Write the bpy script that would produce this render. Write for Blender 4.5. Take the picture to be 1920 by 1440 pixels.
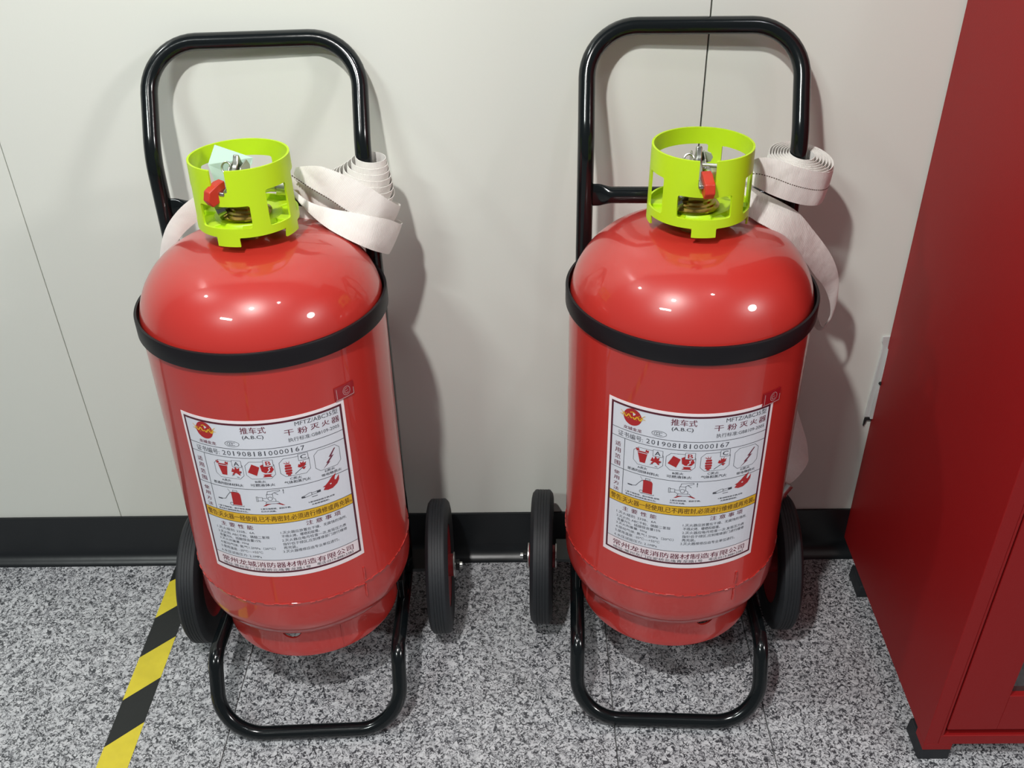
import bpy, bmesh, math, random
from mathutils import Vector, Matrix
random.seed(4)
S = bpy.context.scene
for o in list(bpy.data.objects):
    bpy.data.objects.remove(o)
COL = S.collection
PI = math.pi
rad = math.radians

# ---------------------------------------------------------------- camera
cam_d = bpy.data.cameras.new('camera')
cam = bpy.data.objects.new('camera', cam_d)
COL.objects.link(cam)
R_CAM = Matrix(((0.99976984, 0.00661696, -0.02040814),
                (-0.01303285, -0.56829433, -0.82272213),
                (-0.01704175, 0.82279874, -0.56807729)))      # rows: image right, image down, view direction
m = Matrix((R_CAM[0], -R_CAM[1], -R_CAM[2])).transposed().to_4x4()
m.translation = Vector((0, -1.357, 1.324))
cam.matrix_world = m
cam_d.sensor_width = 36
cam_d.lens = 1865 / 1920 * 36
cam_d.clip_start = 0.05
S.camera = cam

# ---------------------------------------------------------------- light
world = bpy.data.worlds.new('world')
S.world = world
world.use_nodes = True
wn = world.node_tree.nodes
wn['Background'].inputs[0].default_value = (0.92, 0.96, 0.98, 1)
wn['Background'].inputs[1].default_value = 0.14


def lamp(name, loc, target, power, size, col=(1, 1, 1), shape='DISK', sy=None):
    d = bpy.data.lights.new(name, 'AREA')
    d.shape = shape
    d.size = size
    if sy:
        d.size_y = sy
    d.energy = power
    d.color = col
    o = bpy.data.objects.new(name, d)
    COL.objects.link(o)
    o.location = loc
    o.rotation_euler = (Vector(target) - Vector(loc)).to_track_quat('-Z', 'Y').to_euler()
    return o


lamp('ceiling_lamp', (-0.375, -1.21, 2.17), (0.0, 0, 0.4), 25, 0.07, (1, 0.98, 0.95))
lamp('ceiling_lamp', (-3.5, -0.8, 5.0), (-0.3, -0.2, 0.5), 45, 0.20, (0.95, 1, 0.97))
lamp('ceiling_lamp', (1.25, -2.15, 5.0), (0.0, -0.1, 0.5), 14, 0.20, (0.96, 0.98, 1))
lamp('ceiling_lamp', (3.4, -2.3, 2.9), (0.7, -0.5, 0.4), 56, 0.6, (1, 0.97, 0.95))
lamp('ceiling_lamp', (-2.2, -3.6, 4.0), (-0.6, -0.1, 0.3), 60, 0.9, (0.93, 1, 0.97), 'RECTANGLE', 0.2)

S.view_settings.view_transform = 'Standard'
S.view_settings.look = 'None'
S.view_settings.gamma = 1
S.view_settings.use_curve_mapping = False
S.view_settings.exposure = 0.0


# ---------------------------------------------------------------- materials
def mat(name, col, rough=0.5, metal=0.0, coat=0.0, bump=None, spec=None, var=None):
    mt = bpy.data.materials.new(name)
    mt.use_nodes = True
    nt = mt.node_tree
    b = nt.nodes['Principled BSDF']
    b.inputs['Base Color'].default_value = (*col, 1)
    b.inputs['Roughness'].default_value = rough
    b.inputs['Metallic'].default_value = metal
    b.inputs['Coat Weight'].default_value = coat
    b.inputs['Coat Roughness'].default_value = 0.04
    if spec is not None:
        b.inputs['Specular IOR Level'].default_value = spec
    tc = nt.nodes.new('ShaderNodeTexCoord')
    if bump:
        n = nt.nodes.new('ShaderNodeTexNoise')
        n.inputs['Scale'].default_value = bump[0]
        n.inputs['Detail'].default_value = 3
        nt.links.new(tc.outputs['Object'], n.inputs['Vector'])
        bp = nt.nodes.new('ShaderNodeBump')
        bp.inputs['Strength'].default_value = bump[1]
        bp.inputs['Distance'].default_value = bump[2]
        nt.links.new(n.outputs['Fac'], bp.inputs['Height'])
        nt.links.new(bp.outputs['Normal'], b.inputs['Normal'])
    if var:
        n = nt.nodes.new('ShaderNodeTexNoise')
        n.inputs['Scale'].default_value = var[0]
        n.inputs['Detail'].default_value = 4
        nt.links.new(tc.outputs['Object'], n.inputs['Vector'])
        mx = nt.nodes.new('ShaderNodeMix')
        mx.data_type = 'RGBA'
        mx.inputs[6].default_value = (*[c * (1 - var[1]) for c in col], 1)
        mx.inputs[7].default_value = (*[min(1, c * (1 + var[1])) for c in col], 1)
        nt.links.new(n.outputs['Fac'], mx.inputs[0])
        nt.links.new(mx.outputs[2], b.inputs['Base Color'])
    return mt


def srgb(r, g, b):
    f = lambda c: ((c / 255 + 0.055) / 1.055) ** 2.4 if c > 10 else c / 255 / 12.92
    return (f(r), f(g), f(b))


M = {}
M['red'] = mat('red_enamel', (0.46, 0.026, 0.020), 0.34, 0, 0.8, (9, 0.10, 0.004))
M['black'] = mat('black_paint', (0.004, 0.006, 0.007), 0.15, 0, 0.0, (30, 0.15, 0.002))
M['rubber'] = mat('tyre_rubber', (0.012, 0.0145, 0.018), 0.62, 0, 0, (150, 0.3, 0.001), None, (25, 0.3))
M['strapm'] = mat('strap_black', (0.007, 0.006, 0.008), 0.45, 0, 0, None, 0.3)
M['hub'] = mat('hub_red', (0.32, 0.012, 0.015), 0.4)
M['steel'] = mat('steel', (0.42, 0.43, 0.38), 0.25, 1.0)
M['zinc'] = mat('zinc_steel', (0.6, 0.6, 0.58), 0.3, 1.0)
M['nutm'] = mat('dark_nut', (0.05, 0.05, 0.05), 0.35, 1.0)
M['brass'] = mat('brass', (0.40, 0.27, 0.07), 0.24, 1.0, 0, (60, 0.3, 0.002))
M['green'] = mat('guard_plastic', (0.49, 0.72, 0.012), 0.40, 0, 0, (60, 0.1, 0.001))
M['green'].node_tree.nodes['Principled BSDF'].inputs['Subsurface Weight'].default_value = 0.15
M['green'].node_tree.nodes['Principled BSDF'].inputs['Subsurface Radius'].default_value = (0.01, 0.01, 0.002)
M['redtip'] = mat('red_plastic', (0.50, 0.032, 0.014), 0.4)
M['hang_tag'] = mat('hang_tag', (0.42, 0.45, 0.36), 0.5)
M['card'] = mat('card_paper', (0.56, 0.74, 0.68), 0.7)
M['base'] = mat('baseboard_vinyl', (0.007, 0.009, 0.011), 0.34, 0, 0, (20, 0.15, 0.003))
M['cabinet'] = mat('cabinet_red', (0.27, 0.007, 0.008), 0.50, 0, 0, (700, 0.25, 0.0006), 0.28)
M['gapred'] = mat('gap_dark_red', (0.03, 0.002, 0.002), 0.7)
M['glass'] = mat('cabinet_pane', (0.05, 0.04, 0.04), 0.08, 0, 0.3)
M['dark'] = mat('joint_dark', (0.012, 0.012, 0.012), 0.8)
M['grout'] = mat('grout_grey', (0.10, 0.10, 0.10), 0.9)
M['yellow'] = mat('tape_yellow', (0.66, 0.55, 0.035), 0.35, 0, 0, (120, 0.4, 0.001), None, (60, 0.10))
M['tapeblack'] = mat('tape_black', (0.010, 0.012, 0.012), 0.4, 0, 0, (120, 0.3, 0.001))
M['plastic'] = mat('white_plastic', (0.55, 0.56, 0.55), 0.4)
M['lab_white'] = mat('label_white', (0.88, 0.79, 0.82), 0.32, 0, 0.2)
M['lab_grey'] = mat('label_pale', (0.68, 0.70, 0.77), 0.32, 0, 0.2)
M['lab_pink'] = mat('label_pink', (0.82, 0.73, 0.77), 0.32, 0, 0.2)
M['maroon'] = mat('ink_maroon', (0.085, 0.008, 0.022), 0.4)
M['inkred'] = mat('ink_red', (0.40, 0.014, 0.018), 0.4)
M['ink'] = mat('ink_dark', (0.055, 0.058, 0.075), 0.45)
M['inkm'] = mat('ink_plum', (0.16, 0.025, 0.05), 0.45)
M['inky'] = mat('ink_yellow', (0.72, 0.42, 0.02), 0.4)
M['inkbrown'] = mat('ink_brown', (0.13, 0.06, 0.01), 0.45)
M['sticker'] = mat('sticker_red', (0.30, 0.008, 0.014), 0.25, 0, 0.3)
M['stickline'] = mat('sticker_silver', (0.50, 0.30, 0.31), 0.3)


def wall_mat():
    mt = mat('wall_panel', (0.73, 0.75, 0.695), 0.38, 0, 0, (350, 0.12, 0.0006), None, (1.6, 0.015))
    return mt


M['wall'] = wall_mat()


def terrazzo():
    mt = bpy.data.materials.new('granite_floor')
    mt.use_nodes = True
    nt = mt.node_tree
    N = nt.nodes.new
    L = nt.links.new
    b = nt.nodes['Principled BSDF']
    b.inputs['Roughness'].default_value = 0.33
    tc = N('ShaderNodeTexCoord')
    oi = N('ShaderNodeObjectInfo')
    ad = N('ShaderNodeVectorMath')
    ad.operation = 'ADD'
    sc = N('ShaderNodeVectorMath')
    sc.operation = 'SCALE'
    sc.inputs['Scale'].default_value = 7
    L(oi.outputs['Random'], sc.inputs[0])
    L(tc.outputs['Object'], ad.inputs[0])
    L(sc.outputs[0], ad.inputs[1])

    def noise(scale, detail, dist, off):
        mp = N('ShaderNodeMapping')
        mp.inputs['Location'].default_value = (off, off * 2, 0)
        L(ad.outputs[0], mp.inputs[0])
        n = N('ShaderNodeTexNoise')
        n.inputs['Scale'].default_value = scale
        n.inputs['Detail'].default_value = detail
        n.inputs['Distortion'].default_value = dist
        L(mp.outputs[0], n.inputs['Vector'])
        return n.outputs['Fac']

    def ramp(fac, p0, p1):
        r = N('ShaderNodeMapRange')
        r.inputs['From Min'].default_value = p0
        r.inputs['From Max'].default_value = p1
        L(fac, r.inputs['Value'])
        return r.outputs[0]

    def mix(fac, a, c):
        mx = N('ShaderNodeMix')
        mx.data_type = 'RGBA'
        L(fac, mx.inputs[0])
        for i, v in ((6, a), (7, c)):
            if isinstance(v, tuple):
                mx.inputs[i].default_value = (*v, 1)
            else:
                L(v, mx.inputs[i])
        return mx.outputs[2]
    def worm(scale, off, half, dist=0.8):
        a = N('ShaderNodeMath')
        a.operation = 'SUBTRACT'
        L(noise(scale, 1.5, dist, off), a.inputs[0])
        a.inputs[1].default_value = 0.5
        c = N('ShaderNodeMath')
        c.operation = 'ABSOLUTE'
        L(a.outputs[0], c.inputs[0])
        return ramp(c.outputs[0], half, half * 0.55)

    def both(p, q):
        a = N('ShaderNodeMath')
        a.operation = 'MULTIPLY'
        L(p, a.inputs[0])
        L(q, a.inputs[1])
        return a.outputs[0]
    base = mix(ramp(noise(80, 2, 0, 3), 0.35, 0.65), (0.42, 0.43, 0.45), (0.58, 0.59, 0.61))
    mid = mix(both(worm(150, 11, 0.060), ramp(noise(150, 1, 0, 51), 0.40, 0.48)), base, (0.19, 0.195, 0.21))
    dark = mix(both(worm(140, 27, 0.062), ramp(noise(150, 1, 0, 77), 0.40, 0.47)), mid, (0.045, 0.048, 0.055))
    L(dark, b.inputs['Base Color'])
    return mt


M['floor'] = terrazzo()


def hose_mat():
    mt = bpy.data.materials.new('hose_canvas')
    mt.use_nodes = True
    nt = mt.node_tree
    N = nt.nodes.new
    L = nt.links.new
    b = nt.nodes['Principled BSDF']
    b.inputs['Roughness'].default_value = 0.8
    b.inputs['Sheen Weight'].default_value = 0.2
    uv = N('ShaderNodeUVMap')
    w = N('ShaderNodeTexWave')
    w.bands_direction = 'X'
    w.inputs['Scale'].default_value = 170
    w.inputs['Distortion'].default_value = 0.4
    L(uv.outputs[0], w.inputs['Vector'])
    tc = N('ShaderNodeTexCoord')
    n = N('ShaderNodeTexNoise')
    n.inputs['Scale'].default_value = 14
    n.inputs['Detail'].default_value = 5
    n.inputs['Distortion'].default_value = 0.5
    L(tc.outputs['Object'], n.inputs['Vector'])
    r = N('ShaderNodeMapRange')
    r.inputs['From Min'].default_value = 0.60
    r.inputs['From Max'].default_value = 0.80
    L(n.outputs['Fac'], r.inputs['Value'])
    mx = N('ShaderNodeMix')
    mx.data_type = 'RGBA'
    mx.inputs[6].default_value = (0.86, 0.83, 0.79, 1)
    mx.inputs[7].default_value = (0.42, 0.38, 0.33, 1)
    L(r.outputs[0], mx.inputs[0])
    mw = N('ShaderNodeMix')
    mw.data_type = 'RGBA'
    mw.blend_type = 'MULTIPLY'
    mw.inputs[0].default_value = 0.12
    L(mx.outputs[2], mw.inputs[6])
    L(w.outputs['Color'], mw.inputs[7])
    L(mw.outputs[2], b.inputs['Base Color'])
    bp = N('ShaderNodeBump')
    bp.inputs['Strength'].default_value = 0.35
    bp.inputs['Distance'].default_value = 0.0006
    L(w.outputs['Fac'], bp.inputs['Height'])
    n2 = N('ShaderNodeTexNoise')
    n2.inputs['Scale'].default_value = 28
    n2.inputs['Detail'].default_value = 3
    L(tc.outputs['Object'], n2.inputs['Vector'])
    bp2 = N('ShaderNodeBump')
    bp2.inputs['Strength'].default_value = 0.5
    bp2.inputs['Distance'].default_value = 0.006
    L(n2.outputs['Fac'], bp2.inputs['Height'])
    L(bp.outputs['Normal'], bp2.inputs['Normal'])
    L(bp2.outputs['Normal'], b.inputs['Normal'])
    return mt


M['hose'] = hose_mat()
M['stitch'] = mat('stitch_dark', (0.10, 0.07, 0.05), 0.8)


# ---------------------------------------------------------------- mesh helpers
class MB:
    def __init__(self):
        self.v = []
        self.f = []
        self.mi = []
        self.uv = {}

    def add(self, verts, faces, mi=0):
        o = len(self.v)
        self.v += [tuple(p) for p in verts]
        for f in faces:
            self.f.append([i + o for i in f])
            self.mi.append(mi)
        return o

    def box(self, lo, hi, mi=0):
        x0, y0, z0 = lo
        x1, y1, z1 = hi
        self.add([(x0, y0, z0), (x1, y0, z0), (x1, y1, z0), (x0, y1, z0), (x0, y0, z1), (x1, y0, z1), (x1, y1, z1), (x0, y1, z1)],
                 [(0, 3, 2, 1), (4, 5, 6, 7), (0, 1, 5, 4), (1, 2, 6, 5), (2, 3, 7, 6), (3, 0, 4, 7)], mi)

    def prism(self, pts2, fn, a, b, mi=0):
        """polygon pts2 extruded from a to b, fn(u, v, w) gives the point"""
        n = len(pts2)
        vs = [fn(u, v, a) for u, v in pts2] + [fn(u, v, b) for u, v in pts2]
        fs = [list(range(n))[::-1], list(range(n, 2 * n))] + [(i, (i + 1) % n, n + (i + 1) % n, n + i) for i in range(n)]
        self.add(vs, fs, mi)

    def lathe(self, prof, n=64, center=(0, 0, 0), axis='Z', mi=0, a0=0.0, a1=2 * PI):
        full = abs(a1 - a0 - 2 * PI) < 1e-6
        k = n if full else n + 1
        vs = []
        for r, h in prof:
            for i in range(k):
                a = a0 + (a1 - a0) * i / n
                p = (r * math.sin(a), -r * math.cos(a), h)
                if axis == 'X':
                    p = (h, r * math.cos(a), r * math.sin(a))
                if axis == 'Y':
                    p = (r * math.cos(a), h, r * math.sin(a))
                vs.append((p[0] + center[0], p[1] + center[1], p[2] + center[2]))
        fs = []
        for j in range(len(prof) - 1):
            for i in range(n):
                i2 = (i + 1) % k
                fs.append((j * k + i, j * k + i2, (j + 1) * k + i2, (j + 1) * k + i))
        self.add(vs, fs, mi)

    def tube(self, path, r, n=16, closed=False, mi=0, caps=True, rfun=None):
        P = [Vector(p) for p in path]
        m_ = len(P)
        T = []
        for i in range(m_):
            a = P[(i - 1) % m_] if (closed or i > 0) else P[i]
            b = P[(i + 1) % m_] if (closed or i < m_ - 1) else P[i]
            T.append((b - a).normalized())
        up = Vector((0, 0, 1)) if abs(T[0].z) < 0.9 else Vector((0, 1, 0))
        nrm = (up - T[0] * up.dot(T[0])).normalized()
        fr = []
        for i in range(m_):
            nrm = (nrm - T[i] * nrm.dot(T[i])).normalized()
            fr.append((nrm.copy(), T[i].cross(nrm)))
        vs = []
        for i in range(m_):
            ra, rb = rfun(i / (m_ - 1)) if rfun else (r, r)
            for k in range(n):
                a = 2 * PI * k / n
                vs.append(P[i] + fr[i][0] * (math.cos(a) * ra) + fr[i][1] * (math.sin(a) * rb))
        fs = []
        for i in range(m_ if closed else m_ - 1):
            j = (i + 1) % m_
            # closed loops lie in mirror-symmetric planes, match the ring start by the nearest vertex
            sh = 0
            if closed and j == 0:
                sh = min(range(n), key=lambda s: (vs[i * n] - vs[s]).length)
            for k in range(n):
                k2 = (k + 1) % n
                fs.append((i * n + k, i * n + k2, j * n + (k2 + sh) % n, j * n + (k + sh) % n))
        if caps and not closed:
            fs.append(tuple(range(n))[::-1])
            fs.append(tuple((m_ - 1) * n + k for k in range(n)))
        self.add(vs, fs, mi)

    def build(self, name, mats, parent=None, smooth=40, bevel=0.0):
        me = bpy.data.meshes.new(name)
        me.from_pydata(self.v, [], self.f)
        if not isinstance(mats, (list, tuple)):
            mats = [mats]
        for q in mats:
            me.materials.append(q)
        me.polygons.foreach_set('material_index', self.mi)
        bm = bmesh.new()
        bm.from_mesh(me)
        bmesh.ops.recalc_face_normals(bm, faces=bm.faces)
        bm.to_mesh(me)
        bm.free()
        if smooth:
            me.polygons.foreach_set('use_smooth', [True] * len(me.polygons))
            me.set_sharp_from_angle(angle=rad(smooth))
        o = bpy.data.objects.new(name, me)
        COL.objects.link(o)
        if parent:
            o.parent = parent
        if bevel:
            md = o.modifiers.new('bevel', 'BEVEL')
            md.width = bevel
            md.segments = 2
            md.limit_method = 'ANGLE'
        return o


def fillet(pts, radii, n=10, closed=True):
    out = []
    m_ = len(pts)
    P = [Vector(p) for p in pts]
    for i in range(m_):
        r = radii[i]
        if r <= 0 or (not closed and i in (0, m_ - 1)):
            out.append(P[i])
            continue
        a = (P[i - 1] - P[i]).normalized()
        b = (P[(i + 1) % m_] - P[i]).normalized()
        half = a.angle(b) / 2
        if abs(half - PI / 2) < 0.01:
            out.append(P[i])
            continue
        d = r / math.tan(half)
        c = P[i] + (a + b).normalized() * (r / math.sin(half))
        s = P[i] + a * d - c
        e = P[i] + b * d - c
        ang = s.angle(e)
        for k in range(n + 1):
            t = k / n
            out.append(c + (s * math.sin((1 - t) * ang) + e * math.sin(t * ang)) / math.sin(ang))
    return out


def empty(name, mw=None):
    o = bpy.data.objects.new(name, None)
    COL.objects.link(o)
    if mw:
        o.matrix_world = mw
    return o


def tag(o, label, cat, group=None):
    o['label'] = label
    o['category'] = cat
    if group:
        o['group'] = group


# ---------------------------------------------------------------- floor
g = MB()
g.box((-4, -4.2, -0.05), (4, 0.05, -0.0025))
fl = g.build('floor', M['grout'], smooth=0)
fl['kind'] = 'structure'
JX = [-3.4915, -2.8885, -2.2855, -1.6825, -1.0795, -0.4765, 0.1265, 0.364, 0.967, 1.57, 2.173, 2.776, 3.379]
JY = [0.03, -0.75, -1.50, -2.25, -3.0]
for i in range(len(JX) - 1):
    for j in range(len(JY) - 1):
        g = MB()
        x0, x1, y0, y1 = JX[i] + 0.0008, JX[i + 1] - 0.0008, JY[j + 1] + 0.0008, JY[j] - 0.0008
        c = 0.0007
        v = [(x0, y0, -0.02), (x1, y0, -0.02), (x1, y1, -0.02), (x0, y1, -0.02),
             (x0, y0, -c), (x1, y0, -c), (x1, y1, -c), (x0, y1, -c),
             (x0 + c, y0 + c, 0), (x1 - c, y0 + c, 0), (x1 - c, y1 - c, 0), (x0 + c, y1 - c, 0)]
        f = [(0, 1, 5, 4), (1, 2, 6, 5), (2, 3, 7, 6), (3, 0, 4, 7), (4, 5, 9, 8), (5, 6, 10, 9), (6, 7, 11, 10), (7, 4, 8, 11), (8, 9, 10, 11)]
        g.add(v, f)
        g.build('tile', M['floor'], fl, smooth=0)

# ---------------------------------------------------------------- wall
g = MB()
g.box((-4, 0.012, 0), (4, 0.10, 2.9))
wall = g.build('wall_back', M['dark'], smooth=0)
wall['kind'] = 'structure'
for a, wj in ((-3.75, 0), (-2.75, 0), (-1.75, 0), (-0.75, 0), (0.246, 0), (1.246, 0), (2.25, 0)):
    g = MB()
    gl = 0.0006 if a == -0.75 else 0.0011
    gr = 0.0006 if a == -1.75 else 0.0011
    g.box((a + gl, 0.0, 0.09), (min(a + (0.996 if a == -0.75 else 1.0), 3.99) - gr, 0.0125, 2.9))
    g.build('panel', M['wall'], wall, smooth=0, bevel=0.0007)
g = MB()
prof = [(0.0, 0.104), (-0.004, 0.104), (-0.0045, 0.098), (-0.0045, 0.032), (-0.0060, 0.022), (-0.0105, 0.013), (-0.0165, 0.008), (-0.022, 0.0045), (-0.0235, 0.0), (0.0, 0.0)]
g.prism(prof, lambda u, v, w: (w, u, v), -3.9, 3.9)
bb = g.build('baseboard_back', M['base'], smooth=50)
bb['kind'] = 'structure'

# ---------------------------------------------------------------- hazard tape on the floor
tape = MB()
X0, X1 = -0.6645, -0.616
zt = 0.0006
slant = 0.046
per = 0.0875
ys = -0.065
cur = 0.0
k = 0
edges = [0.02] + [ys - per * i for i in range(0, 32)]
for i in range(len(edges) - 1):
    a, b = edges[i], edges[i + 1]
    a = min(a, -0.026) if i == 0 else a
    ar = min(a + slant, -0.026)
    br = b + slant
    al = min(a, -0.026)
    if i == 0:
        al = ar = -0.026
    tape.add([(X0, al, 0), (X1, ar, 0), (X1, br, 0), (X0, b, 0), (X0, al, zt), (X1, ar, zt), (X1, br, zt), (X0, b, zt)],
             [(4, 5, 6, 7), (0, 3, 2, 1), (0, 4, 7, 3), (1, 2, 6, 5), (0, 1, 5, 4), (2, 3, 7, 6)], (i + 1) % 2)
tp = tape.build('hazard_tape', [M['yellow'], M['tapeblack']], smooth=0)
tag(tp, 'yellow and black striped warning tape stuck on the speckled floor', 'floor tape')

# ---------------------------------------------------------------- cabinet
cabm = Matrix.Translation((0.577, -0.004, 0))
cab = empty('fire_cabinet', cabm)
tag(cab, 'tall red metal cabinet standing on black feet against the wall', 'cabinet')
CW, CD, CH, CZ = 0.90, 0.442, 1.62, 0.038
g = MB()
t = 0.02
g.box((0, -CD, CZ), (t, 0, CH))
g.box((CW - t, -CD, CZ), (CW, 0, CH))
g.box((t, -CD, CZ), (CW - t, 0, CZ + t))
g.box((t, -CD, CH - t), (CW - t, 0, CH))
g.box((t, -t, CZ + t), (CW - t, 0, CH - t))
g.box((t, -CD, CZ + t), (t + 0.004, -CD + 0.02, CH - t))
body = g.build('body', M['cabinet'], cab, smooth=0, bevel=0.0012)
for xa in (0.0, CW - 0.042):      # pressed corner lips under the front edge
    g = MB()
    g.box((xa, -CD, CZ - 0.013), (xa + 0.042, -CD + 0.03, CZ + 0.001))
    g.build('bottom_lip', M['cabinet'], cab, smooth=0, bevel=0.0008)
g = MB()
g.box((t + 0.004, -CD + 0.03, CZ + t), (CW - t, -CD + 0.034, CH - t))
g.build('interior_shade', M['gapred'], cab, smooth=0)
for xa in (0.0, CW - 0.044):
    for ya in (-CD + 0.001, -0.115):
        g = MB()
        z1 = CZ - 0.012
        p = [(xa - 0.002, ya, 0), (xa + 0.044, ya, 0), (xa + 0.044, ya + 0.055, 0), (xa - 0.002, ya + 0.055, 0)]
        q = [(xa + 0.0005, ya + 0.001, z1), (xa + 0.044, ya + 0.001, z1), (xa + 0.044, ya + 0.055, z1), (xa + 0.0005, ya + 0.055, z1)]
        g.add(p + q, [(0, 3, 2, 1), (4, 5, 6, 7), (0, 1, 5, 4), (1, 2, 6, 5), (2, 3, 7, 6), (3, 0, 4, 7)])
        g.build('foot', M['rubber'], cab, smooth=0, bevel=0.002)
# two doors with a big window each
dw = (CW - 0.052 - 0.004) / 2
for i in range(2):
    x0 = 0.026 + i * (dw + 0.004)
    z0, z1 = CZ + 0.035, CH - 0.03
    wx0, wx1, wz0, wz1 = x0 + 0.071, x0 + dw - 0.071, z0 + 0.075, z1 - 0.10
    g = MB()
    ya, yb = -CD - 0.0005, -CD + 0.018
    g.box((x0, ya, z0), (wx0, yb, z1))
    g.box((wx1, ya, z0), (x0 + dw, yb, z1))
    g.box((wx0, ya, z0), (wx1, yb, wz0))
    g.box((wx0, ya, wz1), (wx1, yb, z1))
    d = g.build('door', M['cabinet'], cab, smooth=0, bevel=0.0008)
    g = MB()
    g.box((wx0 - 0.003, ya + 0.009, wz0 - 0.003), (wx1 + 0.003, ya + 0.013, wz1 + 0.003))
    g.build('pane', M['glass'], d, smooth=0)
    g = MB()
    hx = x0 + dw - 0.035 if i == 0 else x0 + 0.035
    g.tube(fillet([(hx, ya, 0.85), (hx, ya - 0.03, 0.85), (hx, ya - 0.03, 0.97), (hx, ya, 0.97)], [0, 0.01, 0.01, 0], closed=False), 0.005, 10)
    g.build('handle', M['zinc'], d)

# ---------------------------------------------------------------- white bracket strip on the wall beside the cabinet
g = MB()
g.prism([(0.5655, 0.312), (0.5695, 0.455), (0.5665, 0.462), (0.5665, 0.472), (0.600, 0.472), (0.600, 0.312)], lambda u, v, w: (u, w, v), -0.0035, 0.0)
wb = g.build('wall_bracket', M['plastic'], smooth=0, bevel=0.001)
tag(wb, 'narrow white plastic bracket fixed to the wall behind the red cabinet edge', 'bracket')
g = MB()
g.prism([(0.573, 0.312), (0.577, 0.452), (0.600, 0.452), (0.600, 0.312)], lambda u, v, w: (u, w, v), -0.010, -0.003)
g.build('cover', M['plastic'], wb, smooth=0, bevel=0.001)
g = MB()
g.lathe([(0.0002, -0.0128), (0.0028, -0.0122), (0.0034, -0.0098)], 14, (0.5765, 0, 0.386), 'Y')
g.build('screw', M['dark'], wb)
g = MB()
g.prism([(0.5665, 0.3030), (0.5670, 0.309), (0.600, 0.309), (0.600, 0.3055), (0.570, 0.3055), (0.5680, 0.297), (0.5665, 0.293)], lambda u, v, w: (u, w, v), -0.004, 0.0)
g.build('hook', M['dark'], wb, smooth=0)

# ---------------------------------------------------------------- wheeled fire extinguisher
AX = -0.101          # the tank's axis lies this far in front of the frame tubes
R = 0.1598
FONT = None


def wrapL(o, hT, spin, dr, w=0.224):
    """label coordinates in mm (x from the middle, y down from the top edge) laid on the tank"""
    for v in o.vertices:
        x, y = v.co.x, v.co.y
        a = spin + x * 0.001 / R
        rr = R + dr + v.co.z
        v.co = (rr * math.sin(a), AX - rr * math.cos(a), hT - y * 0.001)


_txt_cache = {}


def text_geo(s, bold=0.0):
    key = s
    if key in _txt_cache:
        return _txt_cache[key]
    cu = bpy.data.curves.new('t', 'FONT')
    cu.body = s
    cu.size = 1.0
    cu.resolution_u = 2
    ob = bpy.data.objects.new('t', cu)
    COL.objects.link(ob)
    dg = bpy.context.evaluated_depsgraph_get()
    me = bpy.data.meshes.new_from_object(ob.evaluated_get(dg))
    vs = [(v.co.x, v.co.y) for v in me.vertices]
    fs = [tuple(p.vertices) for p in me.polygons]
    bpy.data.objects.remove(ob)
    bpy.data.curves.remove(cu)
    bpy.data.meshes.remove(me)
    if not vs:
        vs, fs = [(0, 0)], []
    x0 = min(v[0] for v in vs)
    x1 = max(v[0] for v in vs)
    y0 = min(v[1] for v in vs)
    y1 = max(v[1] for v in vs)
    r = (vs, fs, x0, x1, y0, y1)
    _txt_cache[key] = r
    return r


def put(mb, s, x0, x1, yb, h, yb1=None, bold=0.012, mi=0):
    """text from x0 to x1 whose lowest edge is at yb (mm, downwards), h high; yb1: lowest edge at the far end"""
    vs, fs, a0, a1, b0, b1 = text_geo(s, bold)
    yb1 = yb if yb1 is None else yb1
    offs = (0,) if bold < 0.01 else ((-0.10, 0.10) if bold < 0.03 else (-0.22, 0, 0.22))
    for dx in offs:
        out = []
        for x, y in vs:
            u = (x - a0) / (a1 - a0)
            out.append((dx + x0 + u * (x1 - x0), yb + u * (yb1 - yb) - (y - b0) / (b1 - b0) * h, 0))
        mb.add(out, fs, mi)


def poly(mb, pts, mi=0):
    """flat polygon cut into columns so that it bends with the tank"""
    mb.add([(x, y, 0) for x, y in pts], [tuple(range(len(pts)))], mi)


def rect(mb, x0, y0, x1, y1, mi=0, step=6):
    n = max(1, int(abs(x1 - x0) / step))
    for i in range(n):
        a = x0 + (x1 - x0) * i / n
        b = x0 + (x1 - x0) * (i + 1) / n
        poly(mb, [(a, y0), (b, y0), (b, y1), (a, y1)], mi)


def line(mb, pts, w=0.5, mi=0, closed=False):
    n = len(pts)
    for i in range(n if closed else n - 1):
        a, b = Vector(pts[i]), Vector(pts[(i + 1) % n])
        d = (b - a)
        if d.length < 1e-6:
            continue
        k = max(1, int(abs(d.x) / 6))
        d.normalize()
        q = Vector((-d.y, d.x)) * w / 2
        for j in range(k):
            p0 = a + (b - a) * j / k
            p1 = a + (b - a) * (j + 1) / k
            e = d * w * 0.35 if k == 1 else d * 0
            poly(mb, [tuple(p0 - q - e), tuple(p1 - q + e), tuple(p1 + q + e), tuple(p0 + q - e)], mi)


def finish(mb, name, mats, parent, hT, spin, dr):
    me = bpy.data.meshes.new(name)
    me.from_pydata(mb.v, [], mb.f)
    for q in (mats if isinstance(mats, (list, tuple)) else [mats]):
        me.materials.append(q)
    me.polygons.foreach_set('material_index', mb.mi)
    wrapL(me, hT, spin, dr)
    kind_ = 'stuff' if name.startswith(('printed_', 'plate_', 'letter_', 'plum_', 'dark_', 'warning_', 'picture_', 'emblem', 'sticker_emblem')) else None
    o = bpy.data.objects.new(name, me)
    COL.objects.link(o)
    o.parent = parent
    if kind_:
        o['kind'] = kind_
    return o


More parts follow.
